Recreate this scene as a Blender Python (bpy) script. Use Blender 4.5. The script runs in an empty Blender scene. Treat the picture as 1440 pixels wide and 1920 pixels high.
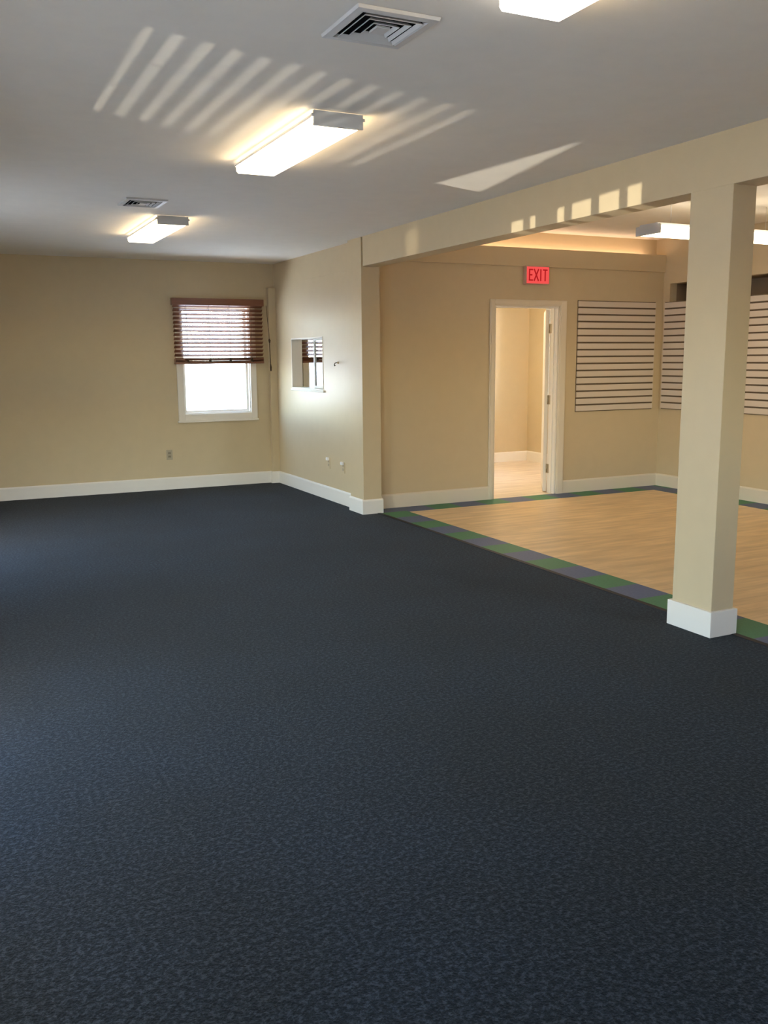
import bpy, bmesh, math, random
from mathutils import Vector, Matrix
random.seed(4)
sc = bpy.context.scene
COL = sc.collection

# ------------------------------------------------------------------ dimensions (metres)
H = 2.607            # main ceiling
HR = 2.80            # ceiling over the wood floored area
XL = -0.70           # left wall
YB = 10.638          # back wall
XR = 3.715           # short wall with the pass-through
XP = 3.646           # beam / column / pilaster face
XPR = 3.838
YP = 7.969           # pilaster front
YE = 8.190           # wall with the door
XS = 7.528           # far right wall
YF = -2.60           # front wall (behind the camera)
ZB = 2.341           # underside of beam
YC0, YC1, XC2 = 3.504, 3.795, 3.805   # column
XC, XW = 3.814, 4.104                 # carpet edge, inner edge of tile border
WT = 0.14            # wall thickness

# ------------------------------------------------------------------ helpers
class MB:
    """collects boxes, prisms and tubes and links them as ONE mesh object"""
    def __init__(s): s.bm = bmesh.new(); s.mi = 0
    def face(s, pts):
        f = s.bm.faces.new([s.bm.verts.new(p) for p in pts]); f.material_index = s.mi; return f
    def box(s, x0, x1, y0, y1, z0, z1, bev=0.0, mat=None):
        b = bmesh.new()
        r = bmesh.ops.create_cube(b, size=1)
        for v in b.verts:
            v.co = Vector(((x0+x1)/2 + v.co.x*(x1-x0), (y0+y1)/2 + v.co.y*(y1-y0), (z0+z1)/2 + v.co.z*(z1-z0)))
        if bev > 0:
            bmesh.ops.bevel(b, geom=b.edges[:], offset=bev, segments=2, affect='EDGES', profile=0.6)
        if mat is not None: bmesh.ops.transform(b, matrix=mat, verts=b.verts[:])
        s.merge(b); return s
    def merge(s, b):
        vm = {v: s.bm.verts.new(v.co) for v in b.verts}
        for f in b.faces:
            g = s.bm.faces.new([vm[v] for v in f.verts]); g.material_index = s.mi; g.smooth = f.smooth
        b.free()
    def prism(s, poly, z0, z1, M=None):
        """poly in XY extruded along Z, then transformed by M"""
        b = bmesh.new()
        lo = [b.verts.new((x, y, z0)) for x, y in poly]; hi = [b.verts.new((x, y, z1)) for x, y in poly]
        b.faces.new(lo[::-1]); b.faces.new(hi)
        n = len(poly)
        for i in range(n): b.faces.new((lo[i], lo[(i+1) % n], hi[(i+1) % n], hi[i]))
        if M: bmesh.ops.transform(b, matrix=M, verts=b.verts[:])
        bmesh.ops.recalc_face_normals(b, faces=b.faces[:])
        s.merge(b); return s
    def tube(s, pts, r, n=10):
        pts = [Vector(p) for p in pts]; b = bmesh.new(); rings = []
        for i, p in enumerate(pts):
            d = (pts[min(i+1, len(pts)-1)] - pts[max(i-1, 0)]).normalized()
            a = d.orthogonal().normalized() if i == 0 else (rings_a - d*rings_a.dot(d)).normalized()
            rings_a = a; c = d.cross(a)
            rr = r[i] if isinstance(r, (list, tuple)) else r
            rings.append([b.verts.new(p + (a*math.cos(2*math.pi*k/n) + c*math.sin(2*math.pi*k/n))*rr) for k in range(n)])
        for i in range(len(rings)-1):
            for k in range(n):
                f = b.faces.new((rings[i][k], rings[i][(k+1) % n], rings[i+1][(k+1) % n], rings[i+1][k])); f.smooth = True
        b.faces.new(rings[0][::-1]); b.faces.new(rings[-1])
        s.merge(b); return s
    def build(s, name, mats, parent=None):
        me = bpy.data.meshes.new(name)
        bmesh.ops.recalc_face_normals(s.bm, faces=s.bm.faces[:])
        s.bm.to_mesh(me); s.bm.free()
        for m in (mats if isinstance(mats, (list, tuple)) else [mats]): me.materials.append(m)
        o = bpy.data.objects.new(name, me); COL.objects.link(o)
        if parent:
            o.parent = parent
            o.matrix_parent_inverse = Matrix.Translation(-parent.location) if parent.type == 'EMPTY' else Matrix.Identity(4)
        return o

def struct(o): o['kind'] = 'structure'; return o
def thing(name, label, cat, loc, group=None):
    o = bpy.data.objects.new(name, None); COL.objects.link(o); o.location = loc
    o.empty_display_size = 0.1
    o['label'] = label; o['category'] = cat
    if group: o['group'] = group
    return o
def dup(root, offset, label, rotz=0.0):
    r = root.copy(); COL.objects.link(r); r.location = root.location + Vector(offset); r.rotation_euler.z += rotz; r['label'] = label
    for ch in list(root.children):
        c = ch.copy(); COL.objects.link(c); c.parent = r
        for g in list(ch.children):
            d = g.copy(); COL.objects.link(d); d.parent = c
    return r

def wall(name, axis, c0, c1, a0, a1, z0, z1, holes, mat, parent=None):
    """wall slab normal to axis ('x' or 'y') from c0 to c1, spanning a0..a1 along the other axis, with rectangular holes (a0,a1,z0,z1)"""
    As = sorted({a0, a1, *[h[0] for h in holes], *[h[1] for h in holes]}); As = [a for a in As if a0 <= a <= a1]
    Zs = sorted({z0, z1, *[h[2] for h in holes], *[h[3] for h in holes]}); Zs = [z for z in Zs if z0 <= z <= z1]
    solid = {}
    for i in range(len(As)-1):
        for j in range(len(Zs)-1):
            am, zm = (As[i]+As[i+1])/2, (Zs[j]+Zs[j+1])/2
            solid[i, j] = not any(h[0] < am < h[1] and h[2] < zm < h[3] for h in holes)
    m = MB(); vc = {}
    P = (lambda c, a, z: (c, a, z)) if axis == 'x' else (lambda c, a, z: (a, c, z))
    def V(c, i, j):
        k = (c, i, j)
        if k not in vc: vc[k] = m.bm.verts.new(P((c0, c1)[c], As[i], Zs[j]))
        return vc[k]
    for (i, j), s in solid.items():
        if not s: continue
        for c in (0, 1): m.bm.faces.new([V(c, i, j), V(c, i+1, j), V(c, i+1, j+1), V(c, i, j+1)])
        for di, dj, e in ((-1, 0, ((i, j), (i, j+1))), (1, 0, ((i+1, j), (i+1, j+1))), (0, -1, ((i, j), (i+1, j))), (0, 1, ((i, j+1), (i+1, j+1)))):
            if not solid.get((i+di, j+dj), False):
                m.bm.faces.new([V(0, *e[0]), V(0, *e[1]), V(1, *e[1]), V(1, *e[0])])
    return m.build(name, mat, parent)

# ------------------------------------------------------------------ materials
def nmat(name):
    m = bpy.data.materials.new(name); m.use_nodes = True
    nt = m.node_tree; b = nt.nodes['Principled BSDF']
    return m, nt, b
def N(nt, t, **k):
    n = nt.nodes.new(t)
    for a, v in k.items(): setattr(n, a, v)
    return n
def paint(name, col, rough=0.6, spec=0.25, bump=0.03, var=0.04, scale=9.0, metal=0.0):
    m, nt, b = nmat(name)
    tc = N(nt, 'ShaderNodeTexCoord')
    no = N(nt, 'ShaderNodeTexNoise'); no.inputs['Scale'].default_value = scale; no.inputs['Detail'].default_value = 3
    nt.links.new(tc.outputs['Object'], no.inputs['Vector'])
    mx = N(nt, 'ShaderNodeMix', data_type='RGBA')
    mx.inputs['A'].default_value = tuple(c*(1-var) for c in col) + (1,)
    mx.inputs['B'].default_value = tuple(min(1, c*(1+var)) for c in col) + (1,)
    nt.links.new(no.outputs['Fac'], mx.inputs['Factor']); nt.links.new(mx.outputs['Result'], b.inputs['Base Color'])
    b.inputs['Roughness'].default_value = rough; b.inputs['Specular IOR Level'].default_value = spec; b.inputs['Metallic'].default_value = metal
    if bump:
        n2 = N(nt, 'ShaderNodeTexNoise'); n2.inputs['Scale'].default_value = 160; n2.inputs['Detail'].default_value = 2
        nt.links.new(tc.outputs['Object'], n2.inputs['Vector'])
        bp = N(nt, 'ShaderNodeBump'); bp.inputs['Strength'].default_value = bump; bp.inputs['Distance'].default_value = 0.004
        nt.links.new(n2.outputs['Fac'], bp.inputs['Height']); nt.links.new(bp.outputs['Normal'], b.inputs['Normal'])
    return m
def emit(name, col, s):
    m = bpy.data.materials.new(name); m.use_nodes = True; nt = m.node_tree; nt.nodes.clear()
    e = N(nt, 'ShaderNodeEmission'); o = N(nt, 'ShaderNodeOutputMaterial')
    e.inputs['Color'].default_value = (*col, 1); e.inputs['Strength'].default_value = s
    nt.links.new(e.outputs[0], o.inputs[0]); return m

M_WALL = paint('beige_wall_paint', (0.56, 0.455, 0.288), rough=0.42, spec=0.35)
M_CEIL = paint('white_ceiling_paint', (0.82, 0.775, 0.69), rough=0.8, spec=0.15, bump=0.06)
M_TRIM = paint('white_trim_paint', (0.77, 0.725, 0.64), rough=0.5, spec=0.2, bump=0.0, var=0.01)
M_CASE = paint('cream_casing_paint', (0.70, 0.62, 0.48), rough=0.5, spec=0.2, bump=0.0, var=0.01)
M_METAL = paint('white_enamel_metal', (0.62, 0.61, 0.58), rough=0.4, spec=0.4, bump=0.0, var=0.01)
M_SOCK = paint('tan_socket', (0.28, 0.24, 0.17), rough=0.4, bump=0)
M_SOCKW = paint('beige_socket', (0.42, 0.35, 0.25), rough=0.4, bump=0)
M_DARK = paint('black_shade', (0.01, 0.01, 0.01), rough=0.9, spec=0.0, bump=0.0)  # black stands in for shade inside the vent and outlet slots
M_PLATE = paint('almond_plastic', (0.40, 0.34, 0.24), rough=0.35, spec=0.4, bump=0.0, var=0.01)
M_WPLASTIC = paint('white_plastic', (0.85, 0.84, 0.82), rough=0.3, spec=0.5, bump=0.0, var=0.01)
M_BRASS = paint('dull_steel', (0.42, 0.36, 0.26), rough=0.35, bump=0.0, metal=0.9)
M_ROPE = paint('brown_cord', (0.07, 0.045, 0.025), rough=0.8, bump=0.0)
M_SLATW = paint('pale_slatwall_laminate', (0.62, 0.54, 0.445), rough=0.4, spec=0.4, bump=0.0, var=0.02, scale=3)
M_SLATD = paint('slatwall_groove', (0.16, 0.12, 0.08), rough=0.8, spec=0.1, bump=0.0)
M_NICHE = paint('brown_niche', (0.26, 0.185, 0.11), rough=0.7, spec=0.2)
M_STRIP = paint('black_rubber', (0.012, 0.012, 0.014), rough=0.6, spec=0.3, bump=0.0)
M_GROUND = paint('pale_concrete', (0.55, 0.54, 0.52), rough=0.9, spec=0.1, scale=2)
M_BRICK = paint('outer_siding', (0.6, 0.55, 0.5), rough=0.9, spec=0.1)
M_LENS = emit('lit_acrylic_lens', (1.0, 0.80, 0.54), 9.0)
M_LENSC = emit('cool_lit_acrylic_lens', (1.0, 0.90, 0.78), 9.0)
M_LSIDE = emit('lit_lens_side', (1.0, 0.76, 0.46), 34.0)
M_COVE = emit('lit_cove_tube', (1.0, 0.70, 0.50), 17.0)

def wood_blind():
    m, nt, b = nmat('red_brown_wood_slats')
    tc = N(nt, 'ShaderNodeTexCoord'); mp = N(nt, 'ShaderNodeMapping'); mp.inputs['Scale'].default_value = (3, 60, 60)
    no = N(nt, 'ShaderNodeTexNoise'); no.inputs['Scale'].default_value = 2; no.inputs['Detail'].default_value = 4
    cr = N(nt, 'ShaderNodeValToRGB')
    cr.color_ramp.elements[0].color = (0.15, 0.055, 0.026, 1); cr.color_ramp.elements[1].color = (0.25, 0.10, 0.05, 1)
    nt.links.new(tc.outputs['Object'], mp.inputs['Vector']); nt.links.new(mp.outputs[0], no.inputs['Vector'])
    nt.links.new(no.outputs['Fac'], cr.inputs['Fac']); nt.links.new(cr.outputs['Color'], b.inputs['Base Color'])
    b.inputs['Roughness'].default_value = 0.35; b.inputs['Specular IOR Level'].default_value = 0.5
    return m
M_WOODBLIND = wood_blind()

def glass():
    m = bpy.data.materials.new('clear_window_glass'); m.use_nodes = True; nt = m.node_tree; nt.nodes.clear()
    t = N(nt, 'ShaderNodeBsdfTransparent'); g = N(nt, 'ShaderNodeBsdfGlossy'); g.inputs['Roughness'].default_value = 0.0
    t.inputs['Color'].default_value = (0.95, 0.97, 0.96, 1)
    f = N(nt, 'ShaderNodeFresnel'); f.inputs['IOR'].default_value = 1.45
    mx = N(nt, 'ShaderNodeMixShader'); o = N(nt, 'ShaderNodeOutputMaterial')
    nt.links.new(f.outputs[0], mx.inputs[0]); nt.links.new(t.outputs[0], mx.inputs[1]); nt.links.new(g.outputs[0], mx.inputs[2]); nt.links.new(mx.outputs[0], o.inputs[0])
    return m
M_GLASS = glass()

def carpet():
    m, nt, b = nmat('charcoal_navy_loop_carpet')
    tc = N(nt, 'ShaderNodeTexCoord')
    n1 = N(nt, 'ShaderNodeTexNoise'); n1.inputs['Scale'].default_value = 62; n1.inputs['Detail'].default_value = 5; n1.inputs['Roughness'].default_value = 0.75
    n2 = N(nt, 'ShaderNodeTexNoise'); n2.inputs['Scale'].default_value = 1.3; n2.inputs['Detail'].default_value = 3
    n3 = N(nt, 'ShaderNodeTexNoise'); n3.inputs['Scale'].default_value = 140; n3.inputs['Detail'].default_value = 2
    for n in (n1, n2, n3): nt.links.new(tc.outputs['Object'], n.inputs['Vector'])
    cr = N(nt, 'ShaderNodeValToRGB'); e = cr.color_ramp.elements
    e[0].position = 0.40; e[0].color = (0.004, 0.0058, 0.0070, 1)
    e[1].position = 0.61; e[1].color = (0.030, 0.038, 0.043, 1)
    k = e.new(0.5); k.color = (0.0088, 0.0118, 0.0138, 1)
    nt.links.new(n1.outputs['Fac'], cr.inputs['Fac'])
    mx = N(nt, 'ShaderNodeMix', data_type='RGBA', blend_type='MULTIPLY'); mx.inputs['Factor'].default_value = 0.6
    nt.links.new(cr.outputs['Color'], mx.inputs['A'])
    cr2 = N(nt, 'ShaderNodeValToRGB'); cr2.color_ramp.elements[0].color = (0.86, 0.78, 0.62, 1); cr2.color_ramp.elements[1].color = (1.1, 1.2, 1.32, 1)
    cr2.color_ramp.elements[0].position = 0.35; cr2.color_ramp.elements[1].position = 0.65
    nt.links.new(n2.outputs['Fac'], cr2.inputs['Fac']); nt.links.new(cr2.outputs['Color'], mx.inputs['B'])
    nt.links.new(mx.outputs['Result'], b.inputs['Base Color'])
    b.inputs['Roughness'].default_value = 0.95; b.inputs['Specular IOR Level'].default_value = 0.1
    b.inputs['Sheen Weight'].default_value = 0.06; b.inputs['Sheen Roughness'].default_value = 0.5
    bp = N(nt, 'ShaderNodeBump'); bp.inputs['Strength'].default_value = 0.6; bp.inputs['Distance'].default_value = 0.006
    nt.links.new(n3.outputs['Fac'], bp.inputs['Height']); nt.links.new(bp.outputs['Normal'], b.inputs['Normal'])
    return m
M_CARPET = carpet()

def planks(name, c1, c2):
    m, nt, b = nmat(name)
    tc = N(nt, 'ShaderNodeTexCoord')
    br = N(nt, 'ShaderNodeTexBrick'); br.inputs['Scale'].default_value = 1.0
    br.inputs['Brick Width'].default_value = 0.92; br.inputs['Row Height'].default_value = 0.10; br.inputs['Mortar Size'].default_value = 0.0012
    br.inputs['Color1'].default_value = (*c1, 1); br.inputs['Color2'].default_value = (*c2, 1)
    br.inputs['Mortar'].default_value = tuple(c*0.7 for c in c1) + (1,)
    br.offset = 0.37; br.offset_frequency = 2
    nt.links.new(tc.outputs['Object'], br.inputs['Vector'])
    mp = N(nt, 'ShaderNodeMapping'); mp.inputs['Scale'].default_value = (1.4, 9, 1)
    no = N(nt, 'ShaderNodeTexNoise'); no.inputs['Scale'].default_value = 1.6; no.inputs['Detail'].default_value = 5
    nt.links.new(tc.outputs['Object'], mp.inputs['Vector']); nt.links.new(mp.outputs[0], no.inputs['Vector'])
    cr = N(nt, 'ShaderNodeValToRGB'); cr.color_ramp.elements[0].color = (0.80, 0.76, 0.70, 1); cr.color_ramp.elements[1].color = (1.12, 1.1, 1.06, 1)
    cr.color_ramp.elements[0].position = 0.3; cr.color_ramp.elements[1].position = 0.7
    nt.links.new(no.outputs['Fac'], cr.inputs['Fac'])
    mx = N(nt, 'ShaderNodeMix', data_type='RGBA', blend_type='MULTIPLY'); mx.inputs['Factor'].default_value = 1
    nt.links.new(br.outputs['Color'], mx.inputs['A']); nt.links.new(cr.outputs['Color'], mx.inputs['B'])
    nt.links.new(mx.outputs['Result'], b.inputs['Base Color'])
    b.inputs['Roughness'].default_value = 0.33; b.inputs['Specular IOR Level'].default_value = 0.35
    return m
M_WOOD = planks('honey_maple_planks', (0.70, 0.50, 0.27), (0.77, 0.56, 0.31))

M_PALE = planks('pale_birch_planks', (0.70, 0.60, 0.50), (0.76, 0.665, 0.56))
def vinyl(name, col):
    m, nt, b = nmat(name)
    tc = N(nt, 'ShaderNodeTexCoord')
    no = N(nt, 'ShaderNodeTexNoise'); no.inputs['Scale'].default_value = 60; no.inputs['Detail'].default_value = 4
    nt.links.new(tc.outputs['Object'], no.inputs['Vector'])
    mx = N(nt, 'ShaderNodeMix', data_type='RGBA')
    mx.inputs['A'].default_value = tuple(c*0.75 for c in col) + (1,); mx.inputs['B'].default_value = tuple(c*1.25 for c in col) + (1,)
    nt.links.new(no.outputs['Fac'], mx.inputs['Factor']); nt.links.new(mx.outputs['Result'], b.inputs['Base Color'])
    b.inputs['Roughness'].default_value = 0.55; b.inputs['Specular IOR Level'].default_value = 0.2
    return m
M_GREEN = vinyl('dark_green_vinyl', (0.062, 0.20, 0.10))
M_NAVY = vinyl('slate_navy_vinyl', (0.095, 0.125, 0.215))

# ------------------------------------------------------------------ floors
m = MB(); m.box(XL-WT, XC, YF-WT, YB+WT, -0.12, 0.0); struct(m.build('floor', M_CARPET))
m = MB(); m.box(XW, XS-0.30, YF-WT, YE-0.30, -0.12, 0.0); m.box(3.83, 5.08, YE, YB+WT, -0.12, 0)
struct(m.build('floor', M_WOOD))
m = MB(); m.box(5.08, 7.75, YE, 11.2, -0.12, 0.0); struct(m.build('floor', M_PALE))
# alternating green / navy tile border, one slab of tiles
m = MB()
def tile(x0, x1, y0, y1, k):
    m.mi = k % 2
    m.box(x0, x1, y0, y1, -0.02, 0.0005)
T = 0.305
y = 4.75 + T/2 + 12*T; k = 0
while y > YF:
    y1 = min(y, YE-0.001); y0 = max(y-T, YF)
    if y0 < YE-0.30: tile(XC+0.006, XW, y0, min(y1, YE), k)
    elif y0 < YE: tile(XC+0.006, XW, y0, y1, k)
    y -= T; k += 1
x = XW; k = 1
while x < XS-0.001:
    tile(x, min(x+T, XS), YE-0.30, YE, k); x += T; k += 1
y = YE-0.30; k = 1
while y > YF:
    tile(XS-0.30, XS, max(y-T, YF), y, k); y -= T; k += 1
struct(m.build('trim_1', [M_GREEN, M_NAVY]))
# black edging strip between carpet and tiles
m = MB(); m.box(XC-0.030, XC+0.008, YF, YC0-0.02, -0.01, 0.004, 0.0015); m.box(XC-0.030, XC+0.008, YC1+0.02, YP-0.02, -0.01, 0.004, 0.0015)
struct(m.build('trim_2', M_STRIP))

# ------------------------------------------------------------------ walls
# openings
WB = (2.585, 3.390, 0.870, 2.12)                # back window glass opening (x0,x1,z0,z1)
WPASS = (9.115, 10.070, 1.162, 1.728)           # pass-through (y0,y1,z0,z1)
WA = (2.86, 3.90, 0.20, 2.08)                   # left windows
WC = (0.50, 1.50, 1.00, 2.10)  # unseen window, added to bring more daylight to the ceiling
WB2 = (6.70, 7.70, 0.20, 2.08)
WADJ = (4.135, 4.945, 0.870, 2.12)              # window in the room behind the pass-through
DOOR = (5.262, 6.078, -0.001, 2.028)
struct(wall('wall_left', 'x', XL-WT, XL, YF-WT, YB+WT, 0, H+0.1, [WA, WB2, WC], M_WALL))
struct(wall('wall_back', 'y', YB, YB+WT, XL, 5.15, 0, H+0.1, [WB, WADJ], M_WALL))
struct(wall('wall_right', 'x', XR, XR+0.12, YP+0.30, YB, 0, H+0.02, [WPASS], M_WALL))
struct(wall('wall_front', 'y', YF-WT, YF, XL, XS+WT, 0, HR+0.1, [(5.5, 6.5, 1.2, 2.1)], M_WALL))
# door wall, its lower part; the upper wall is set back behind a lip
struct(wall('wall_door', 'y', YE, YE+0.12, XPR-0.10, XS, 0, 2.431, [DOOR], M_WALL))
m = MB(); m.box(XPR-0.10, XS, YE-0.018, YE+0.14, 2.431, 2.575); m.box(XPR-0.10, XS, YE-0.018, YE+0.008, 2.575, 2.616)
struct(m.build('wall_header', M_WALL))
m = MB(); m.box(XPR-0.10, XS, YE+0.14, YE+0.24, 2.431, HR+0.02); struct(m.build('wall_upper', M_WALL))
NICHE = (4.6, 8.090, 2.100, 2.300)
struct(wall('wall_side', 'x', XS, XS+0.10, YF, YE+0.24, 0, HR+0.02, [NICHE], M_WALL))
m = MB(); m.box(XS+0.38, XS+0.42, NICHE[0]-0.1, NICHE[1]+0.1, 2.0, 2.4); m.box(XS+0.10, XS+0.40, NICHE[0]-0.1, NICHE[1]+0.1, 2.06, 2.10)
m.box(XS+0.10, XS+0.40, NICHE[0]-0.1, NICHE[1]+0.1, 2.30, 2.34); m.box(XS+0.10, XS+0.40, NICHE[0]-0.14, NICHE[0], 2.06, 2.34); m.box(XS+0.10, XS+0.40, NICHE[1], NICHE[1]+0.1, 2.06, 2.34)
m.box(XS+0.12, XS+0.38, 7.845, 7.865, 2.10, 2.30)
struct(m.build('wall_niche', M_NICHE))
# room behind the pass-through, and the bright back room
m = MB(); m.box(5.08, 5.15, YE+0.12, 11.1, 0, H); struct(m.build('wall_partition', M_WALL))
struct(wall('wall_rear', 'y', 11.1, 11.1+WT, 5.0, 7.85, 0, H+0.1, [], M_WALL))
struct(wall('wall_rear', 'x', 7.72, 7.85, YE+0.24, 11.1, 0, H+0.1, [(9.5, 10.7, 0.8, 2.2)], M_WALL))
# pilaster, beam, column
m = MB(); m.box(XP, XPR, YP, YP+0.31, 0, H+0.02, 0.003); struct(m.build('wall_pilaster', M_WALL))
m = MB(); m.box(XP, XP+0.172, YF, YP-0.035, ZB, HR+0.02, 0.003); m.box(XP+0.03, XP+0.172, YP-0.035, YP, ZB, HR+0.02)
m.box(XP+0.05, XPR, YP, YE, H, HR+0.02); struct(m.build('wall_beam', M_WALL))
col = MB().box(XP+0.0005, XC2, YC0, YC1, 0, ZB+0.001, 0.003).build('wall_column', M_WALL); struct(col)
# ceilings
m = MB(); m.box(XL-WT, XP+0.10, YF-WT, YB+WT, H, H+0.12); m.box(XP+0.1, 7.85, YE+0.24, 11.24, H, H+0.12)
struct(m.build('ceiling', M_CEIL))
m = MB(); m.box(XP+0.10, XS+WT, YF-WT, YE+0.24, HR, HR+0.12); struct(m.build('ceiling', M_CEIL))
# pipe chase boxed into the corner
m = MB(); m.box(3.624, XR, 10.575, YB, 0, 2.331, 0.004); struct(m.build('trim_3', M_WALL))
# drywall joint strip on the short wall
m = MB(); m.box(XR-0.0035, XR, 8.30, 9.70, 2.343, 2.351, 0.001); struct(m.build('trim_4', M_WALL))

# baseboards
def base(name, axis, c, s, a0, a1, h=0.142, t=0.018, parent=None):
    """profile with a bevelled cap; s = direction the board sticks out"""
    m = MB(); prof = [(0, 0), (t, 0), (t, h-0.016), (t-0.003, h-0.008), (t-0.010, h), (0, h)]
    b = bmesh.new(); R = []
    for a in (a0, a1):
        R.append([b.verts.new((c+s*d, a, z) if axis == 'x' else (a, c+s*d, z)) for d, z in prof])
    n = len(prof)
    b.faces.new(R[0]); b.faces.new(R[1][::-1])
    for i in range(n): b.faces.new((R[0][i], R[0][(i+1) % n], R[1][(i+1) % n], R[1][i]))
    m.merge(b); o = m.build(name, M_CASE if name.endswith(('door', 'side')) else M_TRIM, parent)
    if parent is None: struct(o)
    return o
base('baseboard_back', 'y', YB, -1, XL+0.018, 3.624)
base('baseboard_left', 'x', XL, 1, YF, YB)
base('baseboard_right', 'x', XR, -1, YP+0.31, 10.575)
base('baseboard_chase', 'y', 10.575, -1, 3.606, XR)
base('baseboard_chase', 'x', 3.624, -1, 10.575, YB-0.018)
base('baseboard_pilaster', 'x', XP, -1, YP, YP+0.31)
base('baseboard_pilaster', 'y', YP, -1, XP-0.018, XPR+0.012)
base('baseboard_door', 'y', YE, -1, XPR, 5.200)
base('baseboard_door', 'y', YE, -1, 6.170, XS)
base('baseboard_side', 'x', XS, -1, YF, YE)
base('baseboard_rear', 'y', 11.1, -1, 5.15, 7.72)
base('baseboard_rear', 'x', 7.72, -1, YE+0.24, 11.1)
# column base, four mitred boards in one mesh
m = MB(); h = 0.142; t = 0.018
m.box(XP-t, XC2+t, YC0-t, YC1+t, 0, h, 0.004)
o = m.build('baseboard_column', M_TRIM); struct(o)

# ------------------------------------------------------------------ windows
def window(name, x0, x1, z0, z1, y_in, depth=WT, case=0.075, sill=True):
    """window looking along +y in a wall whose inner face is y_in"""
    root = MB()
    # casing (the inside trim)
    a = case
    root.box(x0-a, x0, y_in-0.020, y_in, z0-a, z1+a, 0.004); root.box(x1, x1+a, y_in-0.020, y_in, z0-a, z1+a, 0.004)
    root.box(x0, x1, y_in-0.020, y_in, z0-a, z0, 0.004); root.box(x0, x1, y_in-0.020, y_in, z1, z1+a, 0.004)
    root.box(x0-a-0.012, x1+a+0.012, y_in-0.032, y_in, z0-a-0.022, z0-a, 0.004)
    w = struct(root.build(name, M_TRIM))
    f = MB(); e = 0.012
    f.box(x0, x0+e, y_in, y_in+depth, z0, z1); f.box(x1-e, x1, y_in, y_in+depth, z0, z1)
    f.box(x0+e, x1-e, y_in, y_in+depth, z0, z0+e); f.box(x0+e, x1-e, y_in, y_in+depth, z1-e, z1)
    f.build('window_frame', M_TRIM, w)
    zm = (z0+z1)/2
    for (za, zb, yo, nm) in ((z0+e, zm+0.02, 0.05, 'lower_sash'), (zm-0.02, z1-e, 0.09, 'upper_sash')):
        s = MB(); r = 0.026; ya, yb = y_in+yo, y_in+yo+0.035
        s.box(x0+e, x0+e+r, ya, yb, za, zb); s.box(x1-e-r, x1-e, ya, yb, za, zb)
        s.box(x0+e+r, x1-e-r, ya, yb, za, za+r); s.box(x0+e+r, x1-e-r, ya, yb, zb-r, zb)
        so = s.build(nm, M_TRIM, w)
        g = MB(); g.face([(x0+e+r, ya+0.017, za+r), (x1-e-r, ya+0.017, za+r), (x1-e-r, ya+0.017, zb-r), (x0+e+r, ya+0.017, zb-r)])
        g.build('pane', M_GLASS, so)
    return w
window('window_1', *WB, YB)
window('window_3', *WADJ, YB)

# pass-through: painted liner, two sliding frames
y0, y1, z0, z1 = WPASS
w2 = MB(); e = 0.014; xa, xb = XR-0.004, XR+0.124
w2.box(xa, xb, y0, y0+e, z0, z1); w2.box(xa, xb, y1-e, y1, z0, z1); w2.box(xa, xb, y0+e, y1-e, z0, z0+e); w2.box(xa, xb, y0+e, y1-e, z1-e, z1)
w2.box(XR-0.016, XR, y0-0.03, y1+0.012, z0-0.022, z0, 0.003)
w2 = struct(w2.build('window_2', M_TRIM))
for (ya, yb, xo) in ((y0+e, 9.60, 0.085),):
    s = MB(); r = 0.03; x_ = XR+xo
    s.box(x_, x_+0.022, ya, ya+r, z0+e, z1-e); s.box(x_, x_+0.022, yb-r, yb, z0+e, z1-e)
    s.box(x_, x_+0.022, ya+r, yb-r, z0+e, z0+e+0.024); s.box(x_, x_+0.022, ya+r, yb-r, z1-e-0.024, z1-e)
    so = s.build('sliding_sash', M_METAL, w2)
    g = MB(); g.face([(x_+0.011, ya+r, z0+e+0.024), (x_+0.011, yb-r, z0+e+0.024), (x_+0.011, yb-r, z1-e-0.024), (x_+0.011, ya+r, z1-e-0.024)])
    g.build('pane', M_GLASS, so)

# left windows, out of the frame: plain frames
def side_window(name, y0, y1, z0, z1):
    f = MB(); a = 0.07
    f.box(XL, XL+0.02, y0-a, y0, z0-a, z1+a, 0.003); f.box(XL, XL+0.02, y1, y1+a, z0-a, z1+a, 0.003)
    f.box(XL, XL+0.02, y0, y1, z0-a, z0, 0.003); f.box(XL, XL+0.02, y0, y1, z1, z1+a, 0.003)
    w = struct(f.build(name, M_TRIM))
    g = MB(); g.face([(XL-0.10, y0, z0), (XL-0.10, y1, z0), (XL-0.10, y1, z1), (XL-0.10, y0, z1)]); g.build('pane', M_GLASS, w)
    return w
wA = side_window('window_4', *WA); wB2 = side_window('window_5', *WB2); side_window('fill_window', *WC)
# unseen upright bars on the first left window, shaped to split the glint into patches
m = MB()
for ya, yb in ((2.86, 2.875), (2.984, 3.030), (3.155, 3.203), (3.333, 3.382), (3.435, 3.593), (3.638, 3.690), (3.79, 3.90)):
    m.box(XL+0.004, XL+0.018, ya, yb, 0.82, 1.14)
m.build('glint_mask_bar', M_TRIM, wA)
M_DIMMER = bpy.data.materials.new('grey_glint_dimmer'); M_DIMMER.use_nodes = True; nt = M_DIMMER.node_tree; nt.nodes.clear()
t_ = N(nt, 'ShaderNodeBsdfTransparent'); o_ = N(nt, 'ShaderNodeOutputMaterial'); t_.inputs['Color'].default_value = (0.31, 0.31, 0.31, 1); nt.links.new(t_.outputs[0], o_.inputs[0])
g = MB(); g.face([(XL-0.07, 2.86, 1.46), (XL-0.07, 3.90, 1.46), (XL-0.07, 3.90, 2.08), (XL-0.07, 2.86, 2.08)]); g.build('glint_dimmer', M_DIMMER, wA)  # unseen grey sheet, added to dim the glint stripes on the ceiling
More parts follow.
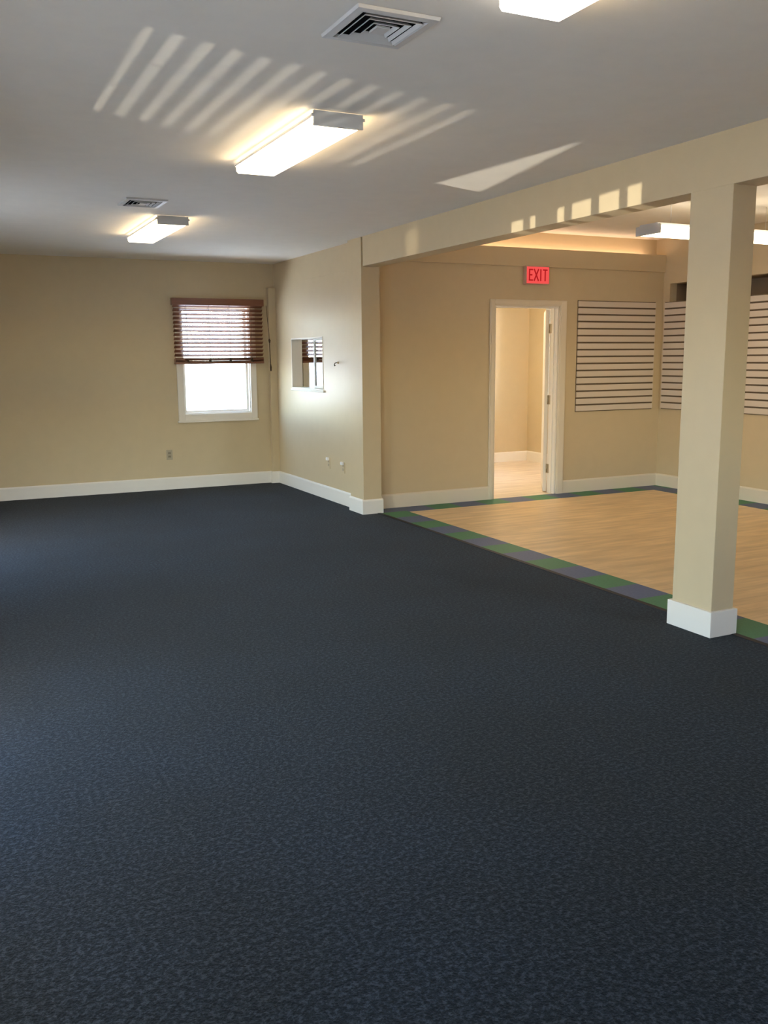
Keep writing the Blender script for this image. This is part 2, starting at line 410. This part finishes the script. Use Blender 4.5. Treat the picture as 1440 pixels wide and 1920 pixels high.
# front and back room windows (unseen from here), plain panes; the front one is added to light the wood floor
g = MB(); g.face([(5.5, YF-0.07, 1.2), (6.5, YF-0.07, 1.2), (6.5, YF-0.07, 2.1), (5.5, YF-0.07, 2.1)]); struct(g.build('front_fill_window', M_GLASS))
g = MB(); g.face([(7.79, 9.5, 0.8), (7.79, 10.7, 0.8), (7.79, 10.7, 2.2), (7.79, 9.5, 2.2)]); struct(g.build('window_7', M_GLASS))

# ------------------------------------------------------------------ blinds
def blind(label, x0, x1, ztop, zbot, y, n, group=None, knots=True):
    t = thing('wooden_blind', label, 'blind', ((x0+x1)/2, y-0.03, ztop), group)
    v = MB(); v.box(x0-0.012, x1+0.012, y-0.066, y-0.056, ztop-0.078, ztop, 0.003)
    v.box(x0-0.012, x0-0.002, y-0.056, y, ztop-0.078, ztop, 0.002); v.box(x1+0.002, x1+0.012, y-0.056, y, ztop-0.078, ztop, 0.002)
    v.build('valance', M_WOODBLIND, t)
    h = MB(); h.box(x0, x1, y-0.05, y-0.005, ztop-0.05, ztop-0.006); h.build('headrail', M_WOODBLIND, t)
    zs = ztop-0.085; zb = zbot+0.055
    for i in range(n):
        z = zs - (zs-zb)*i/(n-1)
        s = MB(); prof = [(-0.025, -0.0015), (0, 0.0012), (0.025, -0.0015), (0.025, 0.0015), (0, 0.0042), (-0.025, 0.0015)]
        M = Matrix.Translation((0, y-0.032, z)) @ Matrix.Rotation(math.radians(-33 + random.uniform(-1.5, 1.5)), 4, 'X')
        b = bmesh.new(); R = [[b.verts.new(M @ Vector((xx, p, q))) for p, q in prof] for xx in (x0+0.002, x1-0.002)]
        k = len(prof); b.faces.new(R[0]); b.faces.new(R[1][::-1])
        for j in range(k): b.faces.new((R[0][j], R[0][(j+1) % k], R[1][(j+1) % k], R[1][j]))
        s.merge(b); s.build('slat', M_WOODBLIND, t)
    # gathered slats lying on the bottom rail: fuller at both ends, sagging in the middle
    s = MB()
    for i in range(5):
        z = zbot+0.020 + i*0.0068; pts = []
        for q in range(13):
            u = q/12; sag = 0.75*i*0.0068*math.sin(math.pi*u)**0.6
            pts.append((x0+0.002+(x1-x0-0.004)*u, z-sag))
        for (xa, za), (xb, zb_) in zip(pts, pts[1:]):
            s.face([(xa, y-0.057, za), (xb, y-0.057, zb_), (xb, y-0.007, zb_), (xa, y-0.007, za)])
            s.face([(xa, y-0.057, za+0.004), (xb, y-0.057, zb_+0.004), (xb, y-0.007, zb_+0.004), (xa, y-0.007, za+0.004)])
            s.face([(xa, y-0.057, za), (xb, y-0.057, zb_), (xb, y-0.057, zb_+0.004), (xa, y-0.057, za+0.004)])
    s.box(x0+0.002, x0+0.115, y-0.057, y-0.007, zbot+0.02, zbot+0.062, 0.002); s.box(x1-0.155, x1-0.002, y-0.057, y-0.007, zbot+0.02, zbot+0.060, 0.002)
    s.build('gathered_slats', M_WOODBLIND, t)
    r = MB(); r.box(x0, x1, y-0.060, y-0.004, zbot, zbot+0.020, 0.003); r.build('bottom_rail', M_WOODBLIND, t)
    for f_ in (0.14, 0.385, 0.615, 0.86):
        xx = x0 + (x1-x0)*f_
        c = MB(); c.tube([(xx, y-0.061, ztop-0.07), (xx, y-0.061, zbot+0.02)], 0.0014, 6); c.tube([(xx, y-0.003, ztop-0.07), (xx, y-0.003, zbot+0.02)], 0.0014, 6)
        lc = c.build('ladder_cord', M_ROPE, t)
        if knots:
            k = MB(); k.tube([(xx-0.014, y-0.066, zbot+0.028), (xx-0.004, y-0.068, zbot+0.05), (xx+0.006, y-0.066, zbot+0.062), (xx+0.004, y-0.064, zbot+0.03), (xx+0.022, y-0.064, zbot+0.018)], [0.004, 0.009, 0.006, 0.009, 0.003], 8)
            k.build('cord_knot', M_ROPE, lc)
    return t
blind('brown wooden slat blind half raised over the back window', 2.482, 3.545, 2.190, 1.447, YB-0.024, 14)
blind('wooden slat blind seen through the pass-through opening', 4.035, 5.045, 2.190, 1.447, YB-0.024, 14, knots=False)

# pull cord hanging against the corner chase
cd = MB(); cd.tube([(3.585, YB-0.09, 2.12), (3.600, YB-0.085, 1.95), (3.612, YB-0.09, 1.78), (3.617, YB-0.085, 1.70)], 0.003, 8)
cd.tube([(3.617, YB-0.085, 1.70), (3.621, YB-0.082, 1.55), (3.628, YB-0.078, 1.40)], 0.005, 8)
cd.tube([(3.612, YB-0.088, 1.735), (3.617, YB-0.087, 1.715), (3.618, YB-0.086, 1.685)], [0.006, 0.014, 0.007], 10)
cd.tube([(3.626, YB-0.08, 1.44), (3.628, YB-0.079, 1.40), (3.628, YB-0.079, 1.355)], [0.005, 0.011, 0.008], 10)
cd = cd.build('pull_cord', M_ROPE)
cd['label'] = 'dark blind pull cord with two tassels hanging in the room corner'; cd['category'] = 'cord'

# blinds of the left windows (out of the frame). Slats run along y.
def left_blind(label, y0, y1, ztop, zlow, pitch, ext, closed):
    xx = XL+0.020
    t = thing('wooden_blind', label, 'blind', (xx, (y0+y1)/2, ztop))
    v = MB(); v.box(xx, xx+0.055, y0, y1, ztop, ztop+0.08, 0.003); v.build('valance', M_WOODBLIND, t)
    z = ztop-0.045; i = 0
    while z > zlow:
        s = MB(); e_ = ext; s.box(xx, xx+0.004, y0, y1, z-e_/2, z+e_/2); s.build('slat', M_WOODBLIND, t); z -= pitch
    for yy in (y0+0.42, y1-0.42):
        s = MB(); s.box(xx+0.005, xx+0.007, yy-0.007, yy+0.007, zlow, ztop); s.build('ladder_tape', M_WOODBLIND, t)
    for poly in closed:
        s = MB(); s.prism(poly, 0, 0.004, Matrix(((0, 0, 1, xx), (1, 0, 0, 0), (0, 1, 0, 0), (0, 0, 0, 1)))); s.build('blind_plate', M_WOODBLIND, t)
    return t
left_blind('wooden blind on the near left window, lower part shaped to mask the glint', 2.80, 3.96, 2.045, 1.50, 0.0405, 0.0215,
    [[(2.80, 1.3145), (3.96, 1.353), (3.96, 1.51), (2.80, 1.51)],  # unseen plates; the wedge between them shapes the glint's triangle on the ceiling
     [(2.80, 1.103), (3.96, 1.060), (3.96, 1.243), (2.93, 1.3165), (2.80, 1.3145)]])
left_blind('wooden blind on the far left window, slats half open', 6.62, 7.78, 2.10, 1.45, 0.042, 0.024, [[(6.62, 1.16), (7.78, 1.16), (7.78, 1.46), (6.62, 1.46)]])

# ------------------------------------------------------------------ ceiling lights
def fixture(label, x, y0, y1, ceil, lens, drop=0.067, w=0.236, group='fluorescent wrap lights on the ceiling', along='y'):
    L = y1-y0
    t = thing('ceiling_light', label, 'ceiling light', (x, (y0+y1)/2, ceil), group)
    zt = ceil; zb = ceil-drop; x0, x1 = x-w/2, x+w/2
    b = MB(); b.box(x0+0.02, x1-0.02, y0+0.02, y1-0.02, zt-0.022, zt-0.001, 0.002); b.build('housing', M_METAL, t)
    for s in (-1, 1):
        r = MB(); xe = x0 if s < 0 else x1
        r.box(xe-0.006, xe+0.005, y0+0.012, y1-0.004, zt-0.033, zt-0.022, 0.001); r.build('lens_rail', M_METAL, t)
    l = MB(); l.prism([(x0+0.003, zt-0.030), (x1-0.003, zt-0.030), (x1-0.003, zb+0.010), (x1-0.012, zb), (x0+0.012, zb), (x0+0.003, zb+0.010)], 0, L-0.024,
                      Matrix(((1, 0, 0, 0), (0, 0, 1, y0+0.012), (0, 1, 0, 0), (0, 0, 0, 1)))); lo = l.build('lens', [lens, M_LSIDE], t)
    for f_ in lo.data.polygons:
        if abs(f_.normal.x) > 0.9: f_.material_index = 1
    e = MB(); e.box(x0-0.004, x1+0.004, y0-0.002, y0+0.012, zb-0.003, zt-0.004, 0.002)
    e.box(x0-0.014, x0, y0-0.002, y0+0.014, zt-0.034, zt-0.02, 0.001); e.box(x1, x1+0.014, y0-0.002, y0+0.014, zt-0.034, zt-0.02, 0.001)
    e.build('end_cap', M_METAL, t)
    return t
f1 = fixture('lit fluorescent ceiling light in the middle of the row', 1.745, 4.040, 5.255, H, M_LENS)
f2 = fixture('farthest small lit fluorescent ceiling light, beside the far vent', 1.765, 7.370, 8.620, H, M_LENS)
f3 = fixture('nearest lit fluorescent ceiling light, cut off at the top edge', 1.750, 1.335, 2.550, H, M_LENSC)
# suspended light over the wood floor: built lengthwise, turned to run along the door wall
def hung_light(label, x0, x1, yc, zb, w):
    t = thing('hanging_light', label, 'ceiling light', ((x0+x1)/2, yc, zb+0.085))
    b = MB(); b.box(x0+0.01, x1-0.01, yc-w/2+0.03, yc+w/2-0.03, zb+0.055, zb+0.085, 0.003); b.build('housing', M_METAL, t)
    l = MB(); l.prism([(yc-w/2, zb+0.055), (yc+w/2, zb+0.055), (yc+w/2, zb+0.012), (yc+w/2-0.015, zb), (yc-w/2+0.015, zb), (yc-w/2, zb+0.012)], x0+0.016, x1-0.016,
              Matrix(((0, 0, 1, 0), (1, 0, 0, 0), (0, 1, 0, 0), (0, 0, 0, 1)))); l.build('lens', M_LENSR, t)
    for xe in (x0, x1-0.016):
        e = MB(); e.box(xe, xe+0.016, yc-w/2-0.004, yc+w/2+0.004, zb-0.004, zb+0.072, 0.002); e.build('end_cap', M_METAL, t)
    for xx in (x0+0.25, x1-0.25):
        r = MB(); r.tube([(xx, yc, zb+0.08), (xx, yc, HR)], 0.0022, 8); r.build('hanging_wire', M_METAL, t)
    return t
M_LENSR = emit('bright_acrylic_lens', (1.0, 0.83, 0.60), 9.5)
hung_light('wide lit fluorescent light hanging beyond the column', 5.44, 7.05, 6.14, 2.500, 0.28)
# back room light and the cove tube on the ledge
fixture('fluorescent ceiling light in the back room behind the door', 6.35, 9.0, 10.2, H, emit('back_room_lens', (1.0, 0.83, 0.60), 48.0), group='fluorescent wrap lights on the ceiling')
t = thing('strip_light', 'slim strip light lying on the ledge above the door wall', 'light', (5.9, YE+0.07, 2.576))
m = MB(); m.box(3.95, 7.40, YE+0.05, YE+0.09, 2.576, 2.584); m.build('housing', M_METAL, t)
m = MB(); m.tube([(4.0, YE+0.07, 2.595), (7.36, YE+0.07, 2.595)], 0.009, 10); m.build('tube', M_COVE, t)

# ------------------------------------------------------------------ ceiling vents (stepped square diffusers)
def vent(label, xc, yc, w, l, ceil=H):
    t = thing('ceiling_vent', label, 'vent', (xc, yc, ceil), 'square air diffusers on the ceiling')
    def ring(m, w0, l0, z0, w1, l1, z1):
        a = [(xc-w0/2, yc-l0/2, z0), (xc+w0/2, yc-l0/2, z0), (xc+w0/2, yc+l0/2, z0), (xc-w0/2, yc+l0/2, z0)]
        b = [(xc-w1/2, yc-l1/2, z1), (xc+w1/2, yc-l1/2, z1), (xc+w1/2, yc+l1/2, z1), (xc-w1/2, yc+l1/2, z1)]
        for i in range(4): m.face([a[i], a[(i+1) % 4], b[(i+1) % 4], b[i]])
    f = MB(); z = ceil
    ring(f, w, l, z-0.001, w-0.006, l-0.006, z-0.012); ring(f, w-0.006, l-0.006, z-0.012, w-0.062, l-0.062, z-0.014); ring(f, w-0.062, l-0.062, z-0.014, w-0.072, l-0.072, z-0.002)
    f.build('frame', M_METAL, t)
    k = MB(); k.box(xc-w/2+0.02, xc+w/2-0.02, yc-l/2+0.02, yc+l/2-0.02, z-0.003, z-0.0015); k.build('shade_plate', M_DARK, t)  # flat black plate, painted as the shade inside the duct
    for i in range(3):
        wo, lo = w-0.086-i*0.058, l-0.086-i*0.058
        s = MB(); ring(s, wo, lo, z-0.016, wo-0.020, lo-0.020, z-0.006); ring(s, wo-0.004, lo-0.004, z-0.0172, wo-0.024, lo-0.024, z-0.0072); ring(s, wo, lo, z-0.016, wo-0.004, lo-0.004, z-0.0172)
        s.build('louver', M_METAL, t)
    c = MB(); c.box(xc-(w-0.25)/2, xc+(w-0.25)/2, yc-(l-0.25)/2, yc+(l-0.25)/2, z-0.018, z-0.010, 0.002); c.build('centre_plate', M_METAL, t)
    return t
vent('large white air diffuser on the ceiling near the top edge', 1.445, 2.985, 0.300, 0.315)
vent('small distant air diffuser behind the farthest ceiling light', 1.425, 6.835, 0.290, 0.330)

# ------------------------------------------------------------------ door
x0, x1, z1 = DOOR[0], DOOR[1], DOOR[3]
d = MB(); a = 0.062
d.box(x0-a, x0, YE-0.020, YE, 0, z1+a, 0.005); d.box(x1, x1+a+0.03, YE-0.020, YE, 0, z1+a, 0.005); d.box(x0, x1, YE-0.020, YE, z1, z1+a, 0.005)
d.box(x0-a+0.012, x0-0.012, YE-0.026, YE-0.019, 0, z1+a-0.012, 0.003); d.box(x1+0.012, x1+a+0.018, YE-0.026, YE-0.019, 0, z1+a-0.012, 0.003); d.box(x0-0.012, x1+0.012, YE-0.026, YE-0.019, z1+0.012, z1+a-0.012, 0.003)
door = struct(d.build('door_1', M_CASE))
j = MB(); j.box(x0, x0+0.018, YE, YE+0.13, 0, z1); j.box(x1-0.018, x1, YE, YE+0.13, 0, z1); j.box(x0+0.018, x1-0.018, YE, YE+0.13, z1-0.018, z1)
j.box(x0+0.018, x0+0.030, YE+0.045, YE+0.08, 0, z1-0.018); j.box(x1-0.030, x1-0.018, YE+0.045, YE+0.08, 0, z1-0.018)
j.build('door_jamb', M_TRIM, door)
lf = MB(); Lw = 0.775
Md = Matrix.Translation((x1-0.020, YE+0.136, 0)) @ Matrix.Rotation(math.radians(-124), 4, 'Z')
lf.box(-Lw, -0.001, -0.040, 0, 0.012, z1-0.022, 0.002, Md)
leaf = lf.build('door_leaf', M_TRIM, door)
for z in (0.27, 1.03, 1.80):
    hg = MB(); hg.tube([(x1-0.020, YE+0.136, z-0.05), (x1-0.020, YE+0.136, z+0.05)], 0.009, 10)
    hg.box(x1-0.0195, x1-0.016, YE+0.085, YE+0.132, z-0.05, z+0.05); hg.build('hinge', M_BRASS, leaf)
kb = MB(); p = Md @ Vector((-Lw+0.06, 0.035, 1.0)); q = Md @ Vector((-Lw+0.06, 0.0, 1.0)); kb.tube([q, p, p+(p-q)*0.8], [0.012, 0.014, 0.026], 12); kb.build('door_knob', M_BRASS, leaf)

# ------------------------------------------------------------------ exit sign
t = thing('exit_sign', 'red lit EXIT sign on the beige wall above the doorway', 'exit sign', (5.757, YE, 2.34))
xa, xb, za, zb = 5.607, 5.910, 2.246, 2.436
m = MB(); m.box(xa, xb, YE-0.050, YE-0.0005, za, zb, 0.005); m.build('housing', paint('grey_sign_housing', (0.50, 0.34, 0.27), rough=0.5, bump=0), t)
m = MB(); m.box(xa+0.012, xb-0.010, YE-0.054, YE-0.049, za+0.010, zb-0.010, 0.002); m.build('face_panel', emit('red_glowing_sign_face', (1.0, 0.10, 0.09), 0.92), t)
M_LET = emit('deep_red_letters', (1.0, 0.03, 0.035), 0.42)
def letter(c, x, z, w, h, s):
    m = MB(); ya, yb = YE-0.0575, YE-0.0535
    B = lambda a0, a1, b0, b1: m.box(x+a0*w, x+a1*w, ya, yb, z+b0*h, z+b1*h)
    def diag(p, q):
        (px, pz), (qx, qz) = p, q; d_ = Vector((qx-px, qz-pz)).normalized(); n_ = Vector((-d_.y, d_.x))*s/2
        poly = [(px+n_.x, pz+n_.y), (qx+n_.x, qz+n_.y), (qx-n_.x, qz-n_.y), (px-n_.x, pz-n_.y)]
        m.prism(poly, 0, yb-ya, Matrix(((1, 0, 0, 0), (0, 0, 1, ya), (0, 1, 0, 0), (0, 0, 0, 1))))
    k = s/w; v = s/h
    if c == 'E': B(0, k, 0, 1); B(k, 1, 0, v); B(k, 0.85, 0.5-v/2, 0.5+v/2); B(k, 1, 1-v, 1)
    if c == 'X': diag((x, z), (x+w, z+h)); diag((x, z+h), (x+w, z))
    if c == 'I': B(0.5-k/2, 0.5+k/2, 0, 1)
    if c == 'T': B(0, 1, 1-v, 1); B(0.5-k/2, 0.5+k/2, 0, 1-v)
    m.build('letter', M_LET, t)
lx = xa+0.036
for c, w in (('E', 0.050), ('X', 0.056), ('I', 0.026), ('T', 0.056)):
    letter(c, lx, za+0.036, w, 0.120, 0.014); lx += w+0.015

# ------------------------------------------------------------------ slatwall panels
def slatwall(label, axis, c, s, a0, a1, z0=0.895, z1=2.098, n=16, t=0.020):
    th = thing('slatwall_panel', label, 'wall panel', ((c, (a0+a1)/2, z0) if axis == 'x' else ((a0+a1)/2, c, z0)), 'slatwall panels in the corner')
    def bx(m, d0, d1, u0, u1, v0, v1, bev=0):
        p, q = sorted((c+s*d0, c+s*d1))
        (m.box(p, q, u0, u1, v0, v1, bev) if axis == 'x' else m.box(u0, u1, p, q, v0, v1, bev))
    m = MB(); bx(m, 0.0003, 0.006, a0, a1, z0, z1); m.build('backing_board', M_SLATD, th)
    m = MB(); pt = (z1-z0)/n
    for i in range(n): bx(m, 0.0055, t, a0+0.004, a1-0.002, z0+i*pt+0.0085, z0+(i+1)*pt-0.0085, 0.003)
    m.build('slat_face', M_SLATW, th)
    return th
slatwall('white slatwall panel between the doorway and the room corner', 'y', YE, -1, 6.322, 7.412)
slatwall('white slatwall panel on the side wall under the dark niche, behind the column', 'x', XS, -1, 5.72, 8.150)

# ------------------------------------------------------------------ outlets and the little wall hook
def outlet(label, loc, axis, white_top):
    t = thing('wall_outlet', label, 'outlet', loc, 'electrical outlets')
    X, Y, Z = loc
    def bx(m, u0, u1, v0, v1, d0, d1, bev=0.0):
        if axis == 'y': m.box(X+u0, X+u1, Y-d1, Y-d0, Z+v0, Z+v1, bev)
        else: m.box(X-d1, X-d0, Y+u0, Y+u1, Z+v0, Z+v1, bev)
    m = MB(); bx(m, -0.036, 0.036, -0.058, 0.058, 0.0003, 0.006, 0.002); m.build('cover_plate', M_PLATE if not white_top else M_WALL, t)
    for dz in (-0.020, 0.020):
        m = MB(); bx(m, -0.017, 0.017, dz-0.014, dz+0.014, 0.005, 0.008, 0.002); r = m.build('socket', (M_SOCKW if white_top else M_SOCK), t)
        k = MB(); bx(k, -0.008, -0.005, dz-0.005, dz+0.006, 0.0078, 0.0085); bx(k, 0.005, 0.008, dz-0.005, dz+0.006, 0.0078, 0.0085); k.build('slot', M_SOCK if white_top else M_DARK, r)
    if white_top:
        m = MB(); bx(m, -0.026, 0.026, 0.030, 0.062, 0.006, 0.030, 0.006); o = m.build('white_plug', M_WPLASTIC, t); o['label'] = 'small white plug at the top of the outlet'  # plain white plug, gives no light
    return t
outlet('tan outlet on the back wall below and left of the window', (2.383, YB, 0.405), 'y', False)
outlet('left one of two low white-topped outlets under the pass-through', (XR, 9.000, 0.395), 'x', True)
outlet('right one of two low white-topped outlets, nearest the pilaster', (XR, 8.610, 0.385), 'x', True)
t = thing('wall_hook', 'tiny dark screw hook on the wall right of the pass-through', 'hook', (XR, 8.711, 1.445))
m = MB(); m.tube([(XR-0.0005, 8.711, 1.455), (XR-0.012, 8.711, 1.455)], [0.013, 0.009], 12); m.build('hook_base', M_WALL, t)
m = MB(); m.tube([(XR-0.010, 8.711, 1.455), (XR-0.035, 8.709, 1.452), (XR-0.045, 8.708, 1.437), (XR-0.036, 8.708, 1.424)], [0.004, 0.004, 0.004, 0.008], 8); m.build('hook_arm', M_ROPE, t)

# ------------------------------------------------------------------ outside
m = MB(); m.box(-900, 900, -900, 900, -2.7, -2.5); struct(m.build('ground', M_GROUND))

# ------------------------------------------------------------------ light
world = bpy.data.worlds.new('sky'); sc.world = world; world.use_nodes = True
nt = world.node_tree; bg = nt.nodes['Background']
sky = nt.nodes.new('ShaderNodeTexSky'); sky.sky_type = 'NISHITA'; sky.sun_disc = False
sky.sun_elevation = math.radians(48); sky.sun_rotation = math.radians(200); sky.air_density = 1.0; sky.dust_density = 1.2; sky.ozone_density = 1.0
nt.links.new(sky.outputs[0], bg.inputs['Color']); bg.inputs['Strength'].default_value = 6.0

def spot(name, loc, aim, power, deg, blend, rad, col):
    l = bpy.data.lights.new(name, 'SPOT'); l.energy = power; l.spot_size = math.radians(deg); l.spot_blend = blend; l.shadow_soft_size = rad; l.color = col
    o = bpy.data.objects.new(name, l); COL.objects.link(o); o.location = loc
    o.rotation_euler = (Vector(aim)-Vector(loc)).to_track_quat('-Z', 'Y').to_euler(); return o
sl = bpy.data.lights.new('sun', 'SUN'); sl.energy = 32.0; sl.angle = math.radians(0.53); sl.color = (1.0, 0.97, 0.91)
so_ = bpy.data.objects.new('sun', sl); COL.objects.link(so_)
so_.rotation_euler = (-Vector((0.62, 0.10, 0.78))).to_track_quat('-Z', 'Y').to_euler()
# sun glinting upwards off parked cars outside, through the left windows
spot('sun_glint', (-9.9, 0.2, -1.8), (XL, 3.38, 1.50), 11500, 8.4, 0.05, 0.022, (1.0, 0.93, 0.80))
spot('sun_glint', (-9.9, 7.3, -1.8), (3.646, 6.95, 2.45), 2600, 1.15, 0.6, 0.03, (1.0, 0.88, 0.68))

def portal(name, loc, rot, sx, sy):
    l = bpy.data.lights.new(name, 'AREA'); l.shape = 'RECTANGLE'; l.size = sx; l.size_y = sy; l.cycles.is_portal = True
    o = bpy.data.objects.new(name, l); COL.objects.link(o); o.location = loc; o.rotation_euler = rot
R = math.radians
portal('sky_portal', ((WB[0]+WB[1])/2, YB+WT+0.01, (WB[2]+WB[3])/2), (R(-90), 0, 0), 0.9, 1.4)
portal('sky_portal', ((WADJ[0]+WADJ[1])/2, YB+WT+0.01, (WADJ[2]+WADJ[3])/2), (R(-90), 0, 0), 0.9, 1.4)
portal('sky_portal', (XL-WT-0.01, (WA[0]+WA[1])/2, (WA[2]+WA[3])/2), (0, R(-90), 0), 2.0, 1.1)
portal('sky_portal', (XL-WT-0.01, (WB2[0]+WB2[1])/2, (WB2[2]+WB2[3])/2), (0, R(-90), 0), 2.0, 1.1)
portal('sky_portal', (XL-WT-0.01, 1.0, 1.55), (0, R(-90), 0), 1.2, 1.1)
portal('sky_portal', (6.0, YF-WT-0.01, 1.65), (R(90), 0, 0), 1.05, 1.0)
portal('sky_portal', (7.86, 10.1, 1.5), (0, R(90), 0), 1.5, 1.2)

# ------------------------------------------------------------------ camera
cam = bpy.data.cameras.new('camera'); co = bpy.data.objects.new('camera', cam); COL.objects.link(co)
yaw, pitch, roll = R(25.8647), R(9.5814), R(-0.4585)
fwd = Vector((math.sin(yaw)*math.cos(pitch), math.cos(yaw)*math.cos(pitch), -math.sin(pitch)))
right = Vector((math.cos(yaw), -math.sin(yaw), 0)); up = right.cross(fwd)
r2 = right*math.cos(roll)+up*math.sin(roll); u2 = -right*math.sin(roll)+up*math.cos(roll)
co.matrix_world = Matrix(((r2.x, u2.x, -fwd.x, 0), (r2.y, u2.y, -fwd.y, 0), (r2.z, u2.z, -fwd.z, 1.5), (0, 0, 0, 1)))
cam.sensor_fit = 'AUTO'; cam.sensor_width = 36; cam.lens = 36*1711.82/1920; cam.clip_start = 0.05; cam.clip_end = 2500
sc.camera = co

vs = sc.view_settings
vs.view_transform = 'Standard'; vs.look = 'None'; vs.gamma = 1; vs.use_curve_mapping = False; vs.exposure = 0.0
sc.cycles.max_bounces = 14; sc.cycles.diffuse_bounces = 8; sc.cycles.transparent_max_bounces = 12
sc.cycles.sample_clamp_indirect = 14
sc.cycles.caustics_reflective = False; sc.cycles.caustics_refractive = False
